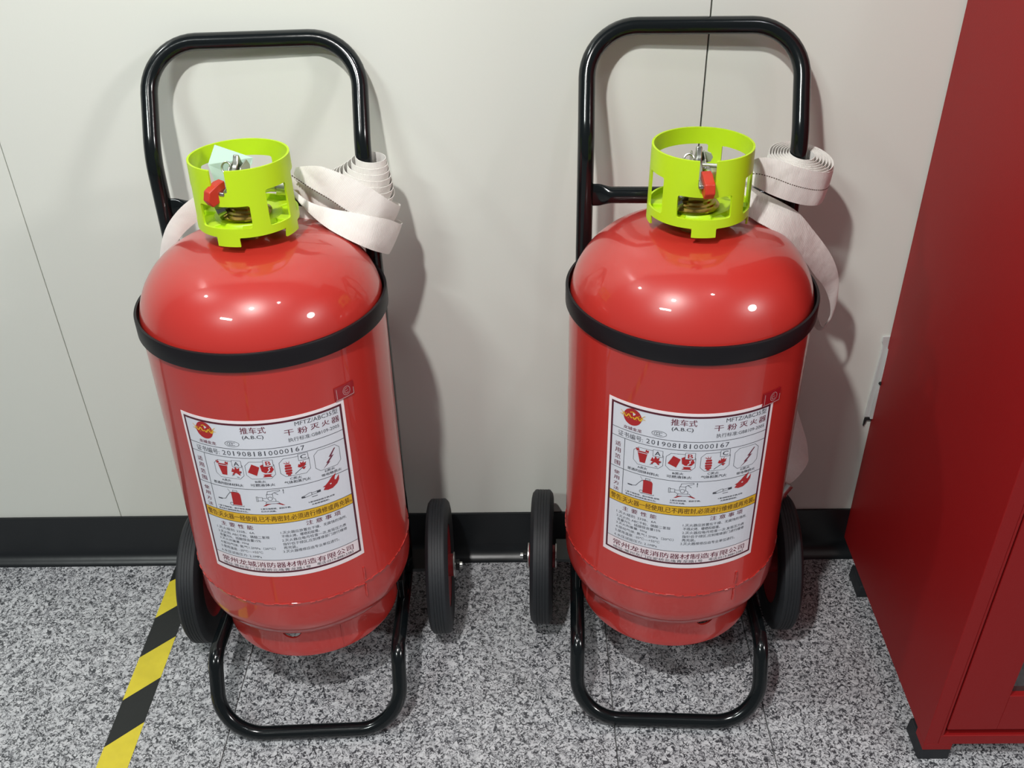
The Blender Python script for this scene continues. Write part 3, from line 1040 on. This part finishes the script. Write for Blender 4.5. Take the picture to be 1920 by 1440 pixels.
def make_guard(root, spin):
    """round plastic valve guard with windows, built as a shell over an angle and height grid"""
    z_low, z_top, z_tab = 0.787, 0.8715, 0.7755
    rm_ = 0.0622
    k_ = rm_ * PI / 180
    a_start = 156.0          # a plain stretch of the wall, where the unrolled sheet is joined

    def A(a):
        while a < a_start:
            a += 360
        while a >= a_start + 360:
            a -= 360
        return a * k_

    def rounded(pts, r):
        """pts: (x, z, radius or None)"""
        out = []
        n = len(pts)
        for i in range(n):
            p = Vector(pts[i][:2])
            q = pts[i][2] if len(pts[i]) > 2 else r
            if q <= 0:
                out.append(tuple(p))
                continue
            u = Vector(pts[i - 1][:2]) - p
            v = Vector(pts[(i + 1) % n][:2]) - p
            q = min(q, u.length * 0.49, v.length * 0.49)
            u.normalize()
            v.normalize()
            for t in range(6):
                f = t / 5
                out.append(tuple(p + u * q * (1 - f) ** 2 + v * q * f ** 2))
        return out
    tabs = [(168, 192), (264, 289), (347.5, 374.5), (430, 455)]
    outline = [(a_start * k_, z_low, 0)]
    for a, b in tabs:
        outline += [(A(a), z_low, 0), (A(a), z_tab, 0.0006), (A(b % 360 if b < a_start + 360 else b), z_tab, 0.0006), (A(b), z_low, 0)]
    outline += [((a_start + 360) * k_, z_low, 0), ((a_start + 360) * k_, z_top, 0), (A(9.5), z_top, 0.0012), (A(9.5), 0.845, 0.002), (A(4), 0.8425, 0.001), (A(-7), 0.8425, 0.002),
                (A(-9.5), 0.847, 0.002), (A(-9.5), z_top, 0.0012), (a_start * k_, z_top, 0)]
    loops = [rounded(outline, 0)]
    for a, b, c, d in ((-31, 31, 0.7985, 0.827), (-81, -51, 0.797, 0.843), (51, 81, 0.797, 0.843), (98, 149, 0.797, 0.850), (166, 262, 0.797, 0.850)):
        loops.append(rounded([(A(a), c), (A(b), c), (A(b), d), (A(a), d)], 0.0032))
    cu = bpy.data.curves.new('t', 'CURVE')
    cu.dimensions = '2D'
    cu.fill_mode = 'BOTH'
    for lp in loops:
        sp_ = cu.splines.new('POLY')
        sp_.points.add(len(lp) - 1)
        for q, (x, z) in zip(sp_.points, lp):
            q.co = (x * 10, z * 10, 0, 1)
        sp_.use_cyclic_u = True
    ob = bpy.data.objects.new('t', cu)
    COL.objects.link(ob)
    dg = bpy.context.evaluated_depsgraph_get()
    me = bpy.data.meshes.new_from_object(ob.evaluated_get(dg))
    bpy.data.objects.remove(ob)
    bm = bmesh.new()
    bm.from_mesh(me)
    for i in range(1, 90):
        bmesh.ops.bisect_plane(bm, geom=bm.verts[:] + bm.edges[:] + bm.faces[:], plane_co=((a_start + i * 4) * k_ * 10, 0, 0), plane_no=(1, 0, 0))
    for v in bm.verts:
        a = v.co.x / 10 / rm_ + spin
        z = v.co.y / 10
        rr = 0.0635 - (z - z_low) / (z_top - z_low) * 0.0015
        v.co = (rr * math.sin(a), AX - rr * math.cos(a), z)
    bmesh.ops.remove_doubles(bm, verts=bm.verts, dist=0.00005)
    bmesh.ops.recalc_face_normals(bm, faces=bm.faces)
    f0 = bm.faces[0]
    cc = f0.calc_center_median()
    if f0.normal.dot(Vector((cc.x, cc.y - AX, 0))) < 0:
        bmesh.ops.reverse_faces(bm, faces=bm.faces)
    bm.to_mesh(me)
    bm.free()
    me.name = 'valve_guard'
    me.materials.clear()
    me.materials.append(M['green'])
    me.polygons.foreach_set('use_smooth', [True] * len(me.polygons))
    shell = bpy.data.objects.new('valve_guard', me)
    COL.objects.link(shell)
    shell.parent = root
    md = shell.modifiers.new('thickness', 'SOLIDIFY')
    md.thickness = 0.0026
    md.offset = -1
    md.use_even_offset = False
    md = shell.modifiers.new('edge_split', 'EDGE_SPLIT')
    md.split_angle = rad(45)
    # inner floor: a raised collar around the valve and webs to the shell
    g = MB()
    c = (0, AX, 0)
    g.lathe([(0.024, 0.7885), (0.024, 0.794), (0.0255, 0.7955), (0.042, 0.7955), (0.0435, 0.794), (0.0445, 0.7905), (0.0612, 0.7895), (0.0612, 0.7880), (0.024, 0.7885)], 48, c)
    g.build('guard_floor', M['green'], shell, smooth=40)
    for k in range(6):
        g = MB()
        a = rad(60 * k + 25) + spin
        h = rad(9)
        pts = [(0.040, a - h * 1.1), (0.061, a - h * 0.8), (0.061, a + h * 0.8), (0.040, a + h * 1.1)]
        g.prism([(r_ * math.sin(q), AX - r_ * math.cos(q)) for r_, q in pts], lambda u, v, w: (u, v, w), 0.789, 0.7945)
        g.build('web', M['green'], shell, smooth=0, bevel=0.001)
    return shell


def make_valve(root, spin, tip_a, ox, oy, gx, disc):
    lx = 0.0
    """brass valve with steel squeeze lever, red grip end, pin and gauge; the lever points to the guard's slot"""
    def P(x, y, z):      # valve coordinates: -y towards the slot
        x, y = x + ox, y + oy
        return (x * math.cos(spin) - y * math.sin(spin), AX + x * math.sin(spin) + y * math.cos(spin), z)
    g = MB()
    g.lathe([(0.0, 0.745), (0.017, 0.745), (0.017, 0.7955), (0.0285, 0.7965), (0.0312, 0.7985), (0.0312, 0.8005), (0.0290, 0.8020), (0.0270, 0.8028), (0.0262, 0.8050), (0.0225, 0.8060),
             (0.0215, 0.8085), (0.0150, 0.8095), (0.0135, 0.8120), (0.0128, 0.8300), (0.0145, 0.8320), (0.0145, 0.8400), (0.0100, 0.8430), (0.0, 0.8430)], 40, (P(0, 0, 0)[0], P(0, 0, 0)[1], 0))
    # hexagon
    hx = [(0.0185 * math.cos(k * PI / 3), 0.0185 * math.sin(k * PI / 3)) for k in range(6)]
    g.prism(hx, lambda u, v, w: P(u, v, w), 0.8060, 0.8160)
    v = g.build('valve', M['brass'], root, smooth=35)
    # outlet to the back with coupling
    g = MB()
    g.tube([P(0, 0.008, 0.822), P(0.002, 0.030, 0.820), P(0.012, 0.046, 0.818), P(0.030, 0.056, 0.815)], 0.0085, 14)
    g.tube([P(0.020, 0.051, 0.8165), P(0.036, 0.058, 0.813)], 0.0125, 14)
    g.build('outlet', M['zinc'], v, smooth=40)
    # gauge, a small dial turned to the side
    g = MB()
    g.tube([P(-0.012, -0.006, 0.812), P(-0.026, -0.014, 0.807)], 0.0045, 10)
    g.tube([P(-0.022, -0.012, 0.8085), P(-0.031, -0.017, 0.805)], 0.0125, 20)
    g.build('gauge', M['steel'], v, smooth=40)
    # fixed fork
    g = MB()
    for sx in (-1, 1):
        g.prism([(0.010, 0.838), (-0.014, 0.838), (-0.020, 0.852), (-0.012, 0.862), (0.006, 0.866), (0.012, 0.858)], lambda u, vv, w: P(w, u, vv), sx * 0.0085, sx * 0.0065)
    g.build('fork', M['steel'], v, smooth=0, bevel=0.0006)
    # lever: upright hump, then down to the red grip end
    g = MB()
    prof = [(0.006, 0.8480), (0.012, 0.8520), (0.010, 0.8570), (0.0020, 0.8650), (-0.002, 0.8745), (-0.005, 0.8750), (-0.009, 0.8660), (-0.015, 0.8600), (-0.030, 0.8530), (-0.056, 0.8450),
            (-0.055, 0.8400), (-0.028, 0.8450), (-0.012, 0.8490)]
    g.prism(prof, lambda u, vv, w: P(w + lx, u, vv), -0.0036, 0.0036)
    lv = g.build('lever', M['steel'], v, smooth=30, bevel=0.0014)
    g = MB()
    tz = 0.0
    prof = [(-0.051, 0.8565), (-0.060, 0.8555), (-0.0740, 0.8480), (-0.0770, 0.8370), (-0.0720, 0.8290), (-0.062, 0.8320), (-0.051, 0.8420)]
    c_, s_ = math.cos(tip_a), math.sin(tip_a)

    def Q(u, vv, w):
        uu = u + 0.040
        return P(gx + w * c_ - uu * s_, -0.040 - oy + uu * c_ + w * s_, vv)
    g.prism(prof, Q, -0.0062, 0.0062)
    g.build('grip_end', M['redtip'], lv, smooth=30, bevel=0.0012)['label'] = 'red plastic lever end'
    # pin with ring
    g = MB()
    g.tube([P(-0.011, -0.014, 0.856), P(0.012, -0.018, 0.857), P(0.026, -0.024, 0.858)], 0.0017, 8)
    g.tube([P(0.012, -0.022, 0.856), P(0.024, -0.035, 0.860), P(0.026, -0.031, 0.866)], 0.0013, 8)
    g.tube([P(-0.012 + 0.006 * math.cos(a * PI / 8), -0.010 + 0.002 * math.sin(a * PI / 8), 0.860 + 0.0065 * math.sin(a * PI / 8)) for a in range(16)], 0.0013, 8, closed=True)
    g.build('pin', M['zinc'], v)
    # round seal disc behind the lever
    if disc:
        g = MB()
        g.tube([P(0.010, 0.004, 0.858), P(0.0105, 0.0055, 0.8585)], 0.0085, 8)
        g.build('seal_disc', M['hang_tag'], v, smooth=30)
    return v


def make_extinguisher(mw, label, spin_label, guard_spin, hole_a, side, sticker, tip_a):
    root = empty('wheeled_fire_extinguisher', mw)
    tag(root, label, 'fire extinguisher', 'wheeled fire extinguishers')
    hT = 0.5826
    c = (0, AX, 0)
    # tank
    prof = []
    for k in range(13):
        t_ = PI / 2 * k / 12
        prof.append((0.002 + (R - 0.002) * math.sin(t_), 0.232 - 0.082 * math.cos(t_)))
    prof += [(R, 0.262), (R, 0.268), (R + 0.0006, 0.2695), (R + 0.0012, 0.271), (R + 0.0006, 0.2725), (R, 0.274), (R, 0.45), (R, 0.60)]
    rk, pc, h0 = 0.100, rad(72), 0.660          # knuckle, then a flatter crown
    for k in range(19):
        t_ = pc * k / 18
        prof.append((R - rk + rk * math.cos(t_), h0 + rk * math.sin(t_)))
    rc = prof[-1][0] / math.cos(pc)
    zc = prof[-1][1] - rc * math.sin(pc)
    for k in range(1, 11):
        t_ = pc + (PI / 2 - pc) * k / 10
        prof.append((max(rc * math.cos(t_), 0.0005), zc + rc * math.sin(t_)))
    g = MB()
    g.lathe(prof, 128, c)
    tank = g.build('tank', M['red'], root, smooth=60)
    # weld beads: the round seam, and the short upright one
    random.seed(5 if side == 'L' else 9)
    g = MB()
    for k in range(200):
        a = 2 * PI * k / 200
        if random.random() < 0.35:
            continue
        da = 2 * PI / 200 * 0.7
        rr = R + 0.0006 + random.random() * 0.0005
        z = 0.2705 + random.uniform(-0.0012, 0.0012)
        g.tube([(rr * math.sin(a - da), AX - rr * math.cos(a - da), z), (rr * math.sin(a + da), AX - rr * math.cos(a + da), z + random.uniform(-0.0006, 0.0006))], 0.0011, 6)
    va = rad(30 if side == 'R' else 41.5)
    for k in range(10):
        if k in (4, 5):
            continue
        z = 0.243 + k * 0.0055
        rr = R + 0.0006
        g.tube([(rr * math.sin(va + 0.004 * math.sin(k)), AX - rr * math.cos(va), z), (rr * math.sin(va), AX - rr * math.cos(va), z + 0.006)], 0.0016, 6)
    wd = g.build('weld_bead', M['red'], tank, smooth=60)
    wd['kind'] = 'stuff'
    # skirt ring with half round drain holes at its top edge
    g = MB()
    r0 = 0.1325
    zt_, zb = 0.196, 0.1378
    NA = 240
    rows = [(r0, zt_), (r0, 0.183), (r0, 0.163), (r0 + 0.0005, 0.150), (r0 + 0.0012, 0.1405), (r0 + 0.0006, zb), (r0 - 0.003, zb), (r0 - 0.003, 0.150), (r0 - 0.003, zt_)]
    n_ = len(rows)

    def dip(a):
        for hh in (hole_a, hole_a + 180, hole_a + 90, hole_a - 90):
            d = (a - hh + 180) % 360 - 180
            d = abs(d) * PI / 180 * r0
            if d < 0.0155:
                return max(0.001, math.sqrt(0.0155 ** 2 - d * d))
        return 0.0
    vs = []
    for i in range(NA):
        adeg = 360 * i / NA
        a = rad(adeg)
        dd = dip(adeg)
        for r_, z in rows:
            z2 = z if z < 0.17 else (0.1900 - dd if dd > 0 and z > 0.19 else z)
            if 0.17 < z < 0.19:
                z2 = 0.1690
            vs.append((r_ * math.sin(a), AX - r_ * math.cos(a), z2))
    fs = []
    for i in range(NA):
        i2 = (i + 1) % NA
        for j in range(n_):
            j2 = (j + 1) % n_
            fs.append((i * n_ + j, i2 * n_ + j, i2 * n_ + j2, i * n_ + j2))
    g.add(vs, fs)
    # overlap joint of the rolled ring
    ja = rad(27 if side == 'L' else -70)
    g.tube([((r0 + 0.0006) * math.sin(ja), AX - (r0 + 0.0006) * math.cos(ja), 0.141), ((r0 + 0.0006) * math.sin(ja), AX - (r0 + 0.0006) * math.cos(ja), 0.186)], 0.0009, 6)
    g.build('foot_ring', M['red'], root, smooth=50)
    # strap
    g = MB()
    a_ = rad(119)
    g.lathe([(0.1612, 0.6560), (0.1642, 0.6560), (0.1650, 0.6575), (0.1650, 0.6795), (0.1642, 0.6810), (0.1612, 0.6810), (0.1612, 0.6560)], 96, c, a0=-a_, a1=a_)
    g.build('strap', M['strapm'], root, smooth=50)
    # frame
    w = 0.1399
    yt, zt2, z1, z2, y3, z3, y4, z4 = 0.0712, 0.969, 0.8384, 0.1013, -0.2133, 0.1233, -0.2654, 0.0052
    pts = [(-w, yt, zt2), (w, yt, zt2), (w, 0, z1), (w, 0, z2), (w, y3, z3), (w, y4, z4), (-w, y4, z4), (-w, y3, z3), (-w, 0, z2), (-w, 0, z1)]
    path = fillet(pts, [0.066, 0.066, 0.10, 0.045, 0.030, 0.068, 0.068, 0.030, 0.045, 0.10], 12)
    # start the ring in the middle of the foot bar
    k0 = min(range(len(path)), key=lambda i: (path[i] - Vector((w - 0.068, y4, z4))).length)
    path = [Vector((0, y4, z4))] + path[k0 + 1:] + path[:k0 + 1]
    path = [p for i, p in enumerate(path) if i == 0 or (p - path[i - 1]).length > 1e-5]
    g = MB()
    g.tube(path, 0.0112, 20, closed=True)
    fr = g.build('frame', M['black'], root, smooth=60)
    g = MB()
    g.tube([(-0.0022, y4, z4), (0.0022, y4, z4)], 0.0118, 20)
    g.build('weld_seam', M['black'], fr, smooth=50)
    # upper crossbar with flattened ends
    g = MB()

    def rf(t_):
        e = min(t_, 1 - t_) * 2
        k = min(1, max(0, (e - 0.10) / 0.14))
        k = k * k * (3 - 2 * k)
        return (0.0160 * (1 - k) + 0.0115 * k, 0.0030 * (1 - k) + 0.0105 * k)
    xs = [-w + 0.004 + (2 * w - 0.008) * i / 60 for i in range(61)]
    g.tube([(x, 0, 0.763) for x in xs], 0.011, 20, rfun=rf)
    g.build('crossbar', M['black'], fr, smooth=60)
    # lower support: bar behind the skirt and two tabs
    g = MB()
    g.box((-w, 0.004, 0.150), (w, 0.012, 0.180))
    for sx in (-1, 1):
        x0, x1 = sorted((sx * (w - 0.004), sx * 0.118))
        g.box((x0, -0.105, 0.142), (x1, -0.060, 0.162))
        g.box((sorted((sx * (w - 0.004), sx * (w + 0.004)))[0], -0.105, 0.10), (sorted((sx * (w - 0.004), sx * (w + 0.004)))[1], -0.060, 0.162))
    g.build('support_bracket', M['black'], fr, smooth=0, bevel=0.0012)
    # axle
    ya, za, rw, wx = -0.0216, 0.1162, 0.1131, 0.199
    g = MB()
    g.tube([(-wx - 0.037, ya, za), (wx + 0.037, ya, za)], 0.0050, 14)
    g.build('axle', M['zinc'], fr, smooth=50)
    g = MB()
    g.tube([(-w - 0.012, ya, za), (w + 0.012, ya, za)], 0.0125, 14)
    for sx in (-1, 1):
        x0, x1 = sorted((sx * (w - 0.010), sx * (w + 0.036)))
        g.box((x0, ya - 0.020, za + 0.006), (x1, ya + 0.030, za + 0.012))
        g.box((x0, ya + 0.014, za - 0.020), (x1, ya + 0.018, za + 0.010))
    g.build('axle_bracket', M['black'], fr, smooth=30)
    # wheels
    hw = 0.0185
    for sx in (-1, 1):
        cc = (sx * wx, ya, za)
        g = MB()
        tread = [(0.070, -hw + 0.003), (0.086, -hw + 0.001), (0.100, -hw), (0.107, -hw + 0.0015), (rw - 0.0005, -hw + 0.006), (rw, -hw + 0.008)]
        for q in (-0.0065, -0.002, 0.0025, 0.007):
            tread += [(rw, q - 0.0006), (rw - 0.0006, q - 0.0003), (rw - 0.0006, q + 0.0003), (rw, q + 0.0006)]
        tread += [(rw, hw - 0.008), (rw - 0.0005, hw - 0.006), (0.107, hw - 0.0015), (0.100, hw), (0.086, hw - 0.001), (0.070, hw - 0.003), (0.070, -hw + 0.003)]
        g.lathe(tread, 72, cc, 'X')
        wh = g.build('wheel', M['rubber'], root, smooth=35)
        g = MB()
        g.lathe([(0.012, -0.006), (0.040, -0.006), (0.064, -0.012), (0.0705, -0.0145), (0.0705, 0.0145), (0.064, 0.012), (0.040, 0.006), (0.012, 0.006)], 48, cc, 'X')
        g.lathe([(0.0085, -0.022), (0.019, -0.022), (0.019, 0.022), (0.0085, 0.022), (0.0085, -0.022)], 32, cc, 'X')
        g.build('hub', M['hub'], wh, smooth=35)
        for q in (1, -1):
            g = MB()
            x0 = sx * wx + q * 0.0225
            g.lathe([(0.0076, 0), (0.022, 0), (0.022, q * 0.0018), (0.0076, q * 0.0018), (0.0076, 0)], 28, (x0, ya, za), 'X')
            g.build('washer', M['zinc'], wh, smooth=35)
        g = MB()
        g.prism([(0.0095 * math.cos(k * PI / 3), 0.0095 * math.sin(k * PI / 3)) for k in range(6)], lambda u, v_, w_: (w_, ya + u, za + v_), sx * (wx + 0.0255), sx * (wx + 0.0325))
        g.build('axle_nut', M['nutm'], wh, smooth=0, bevel=0.001)
    # label, sticker
    make_label(root, hT, spin_label)
    make_sticker(root, hT, spin_label, *sticker)
    # valve and guard
    make_valve(root, guard_spin, tip_a, *((-0.007, -0.014, 0.004) if side == 'R' else (0.003, -0.008, 0.002)), side == 'R')
    make_guard(root, guard_spin)
    # hose
    strands = []
    tw = w
    if side == 'L':
        def cf(s):
            cx = 0.1495 - 0.016 * s
            return (Vector((cx, 0.0, 0.833 - 0.046 * s ** 0.9)), 0.0185 + 0.029 * s, 0.02 + 0.40 * s, 0.10, 0.034 + 0.006 * s)
        st = coil_stations(cf, 7.5)
    else:
        def cf(s):
            cx = 0.1435 + 0.002 * s
            return (Vector((cx, 0.0, 0.822 - 0.006 * s)), 0.0150 + 0.0295 * s, 0.13, 0.14, 0.042)
        st = coil_stations(cf, 7.5)
    vs, fs, uv, rows0 = ribbon('coil', st, root, n=len(st) * 2, across=5, crown=0.0004, th=0.0019)
    strands.append((vs, fs, uv))
    keep = {}
    for key in (('La', 'Lb', 'Lc', 'Ld') if side == 'L' else ('Ra', 'Rb', 'Rc')):
        vs, fs, uv, rows_ = ribbon(key, HOSE[key], root, n=110)
        strands.append((vs, fs, uv))
        keep[key] = rows_
    ho = hose_mesh('hose', strands, root)
    if side == 'L':
        stitches(keep['La'], 0.97, 0.0, 0.50, ho, Vector((0, -1, 0.3)))
    else:
        stitches(keep['Ra'], 0.52, 0.15, 0.78, ho, Vector((0, -1, 0.3)))
        g = MB()
        g.tube([(0.200, 0.006, 0.262), (0.187, 0.000, 0.245)], 0.012, 16)
        g.tube([(0.190, 0.002, 0.249), (0.176, -0.004, 0.231)], 0.014, 16)
        g.build('coupling', M['zinc'], ho, smooth=40)
    return root


ML = Matrix(((0.99933, -0.03627, -0.00537, -0.3534), (0.03649, 0.99821, 0.04736, -0.1309), (0.00364, -0.04753, 0.99886, -0.0073), (0, 0, 0, 1)))
MR = Matrix(((0.99913, 0.04173, 0.00143, 0.2184), (-0.04175, 0.99885, 0.02344, -0.1156), (-0.00045, -0.02348, 0.99972, 0.0), (0, 0, 0, 1)))
make_extinguisher(ML, 'red wheeled fire extinguisher with a pale card tucked in its valve guard', 0.0533, rad(-14), -4.7, 'L', (115, -11), rad(-30))
make_extinguisher(MR, 'red wheeled fire extinguisher beside the red cabinet, hose looping down its side', -0.0336, rad(0), 21.3, 'R', (107, -6), rad(9))

# ---------------------------------------------------------------- card in the guard of the extinguisher by the tape
cv = [(-0.0305, -0.101, 0.8798), (0.0138, -0.101, 0.8617), (0.012, -0.101, 0.8545), (-0.0042, -0.098, 0.833), (-0.036, -0.107, 0.830), (-0.0413, -0.108, 0.8571)]
g = MB()
nn = Vector((0.1, -1, 0.25)).normalized() * 0.0007
sh = Vector((0, 0.014, 0))
vv = [ML @ (Vector(p) + sh) for p in cv]
vv2 = [ML @ (Vector(p) + sh + nn) for p in cv]
n = len(cv)
g.add(vv + vv2, [tuple(range(n)), tuple(range(n, 2 * n))] + [(i, (i + 1) % n, n + (i + 1) % n, n + i) for i in range(n)])
cd = g.build('paper_card', M['card'], smooth=0)
tag(cd, 'pale green paper card tucked inside the yellow-green valve guard', 'card')
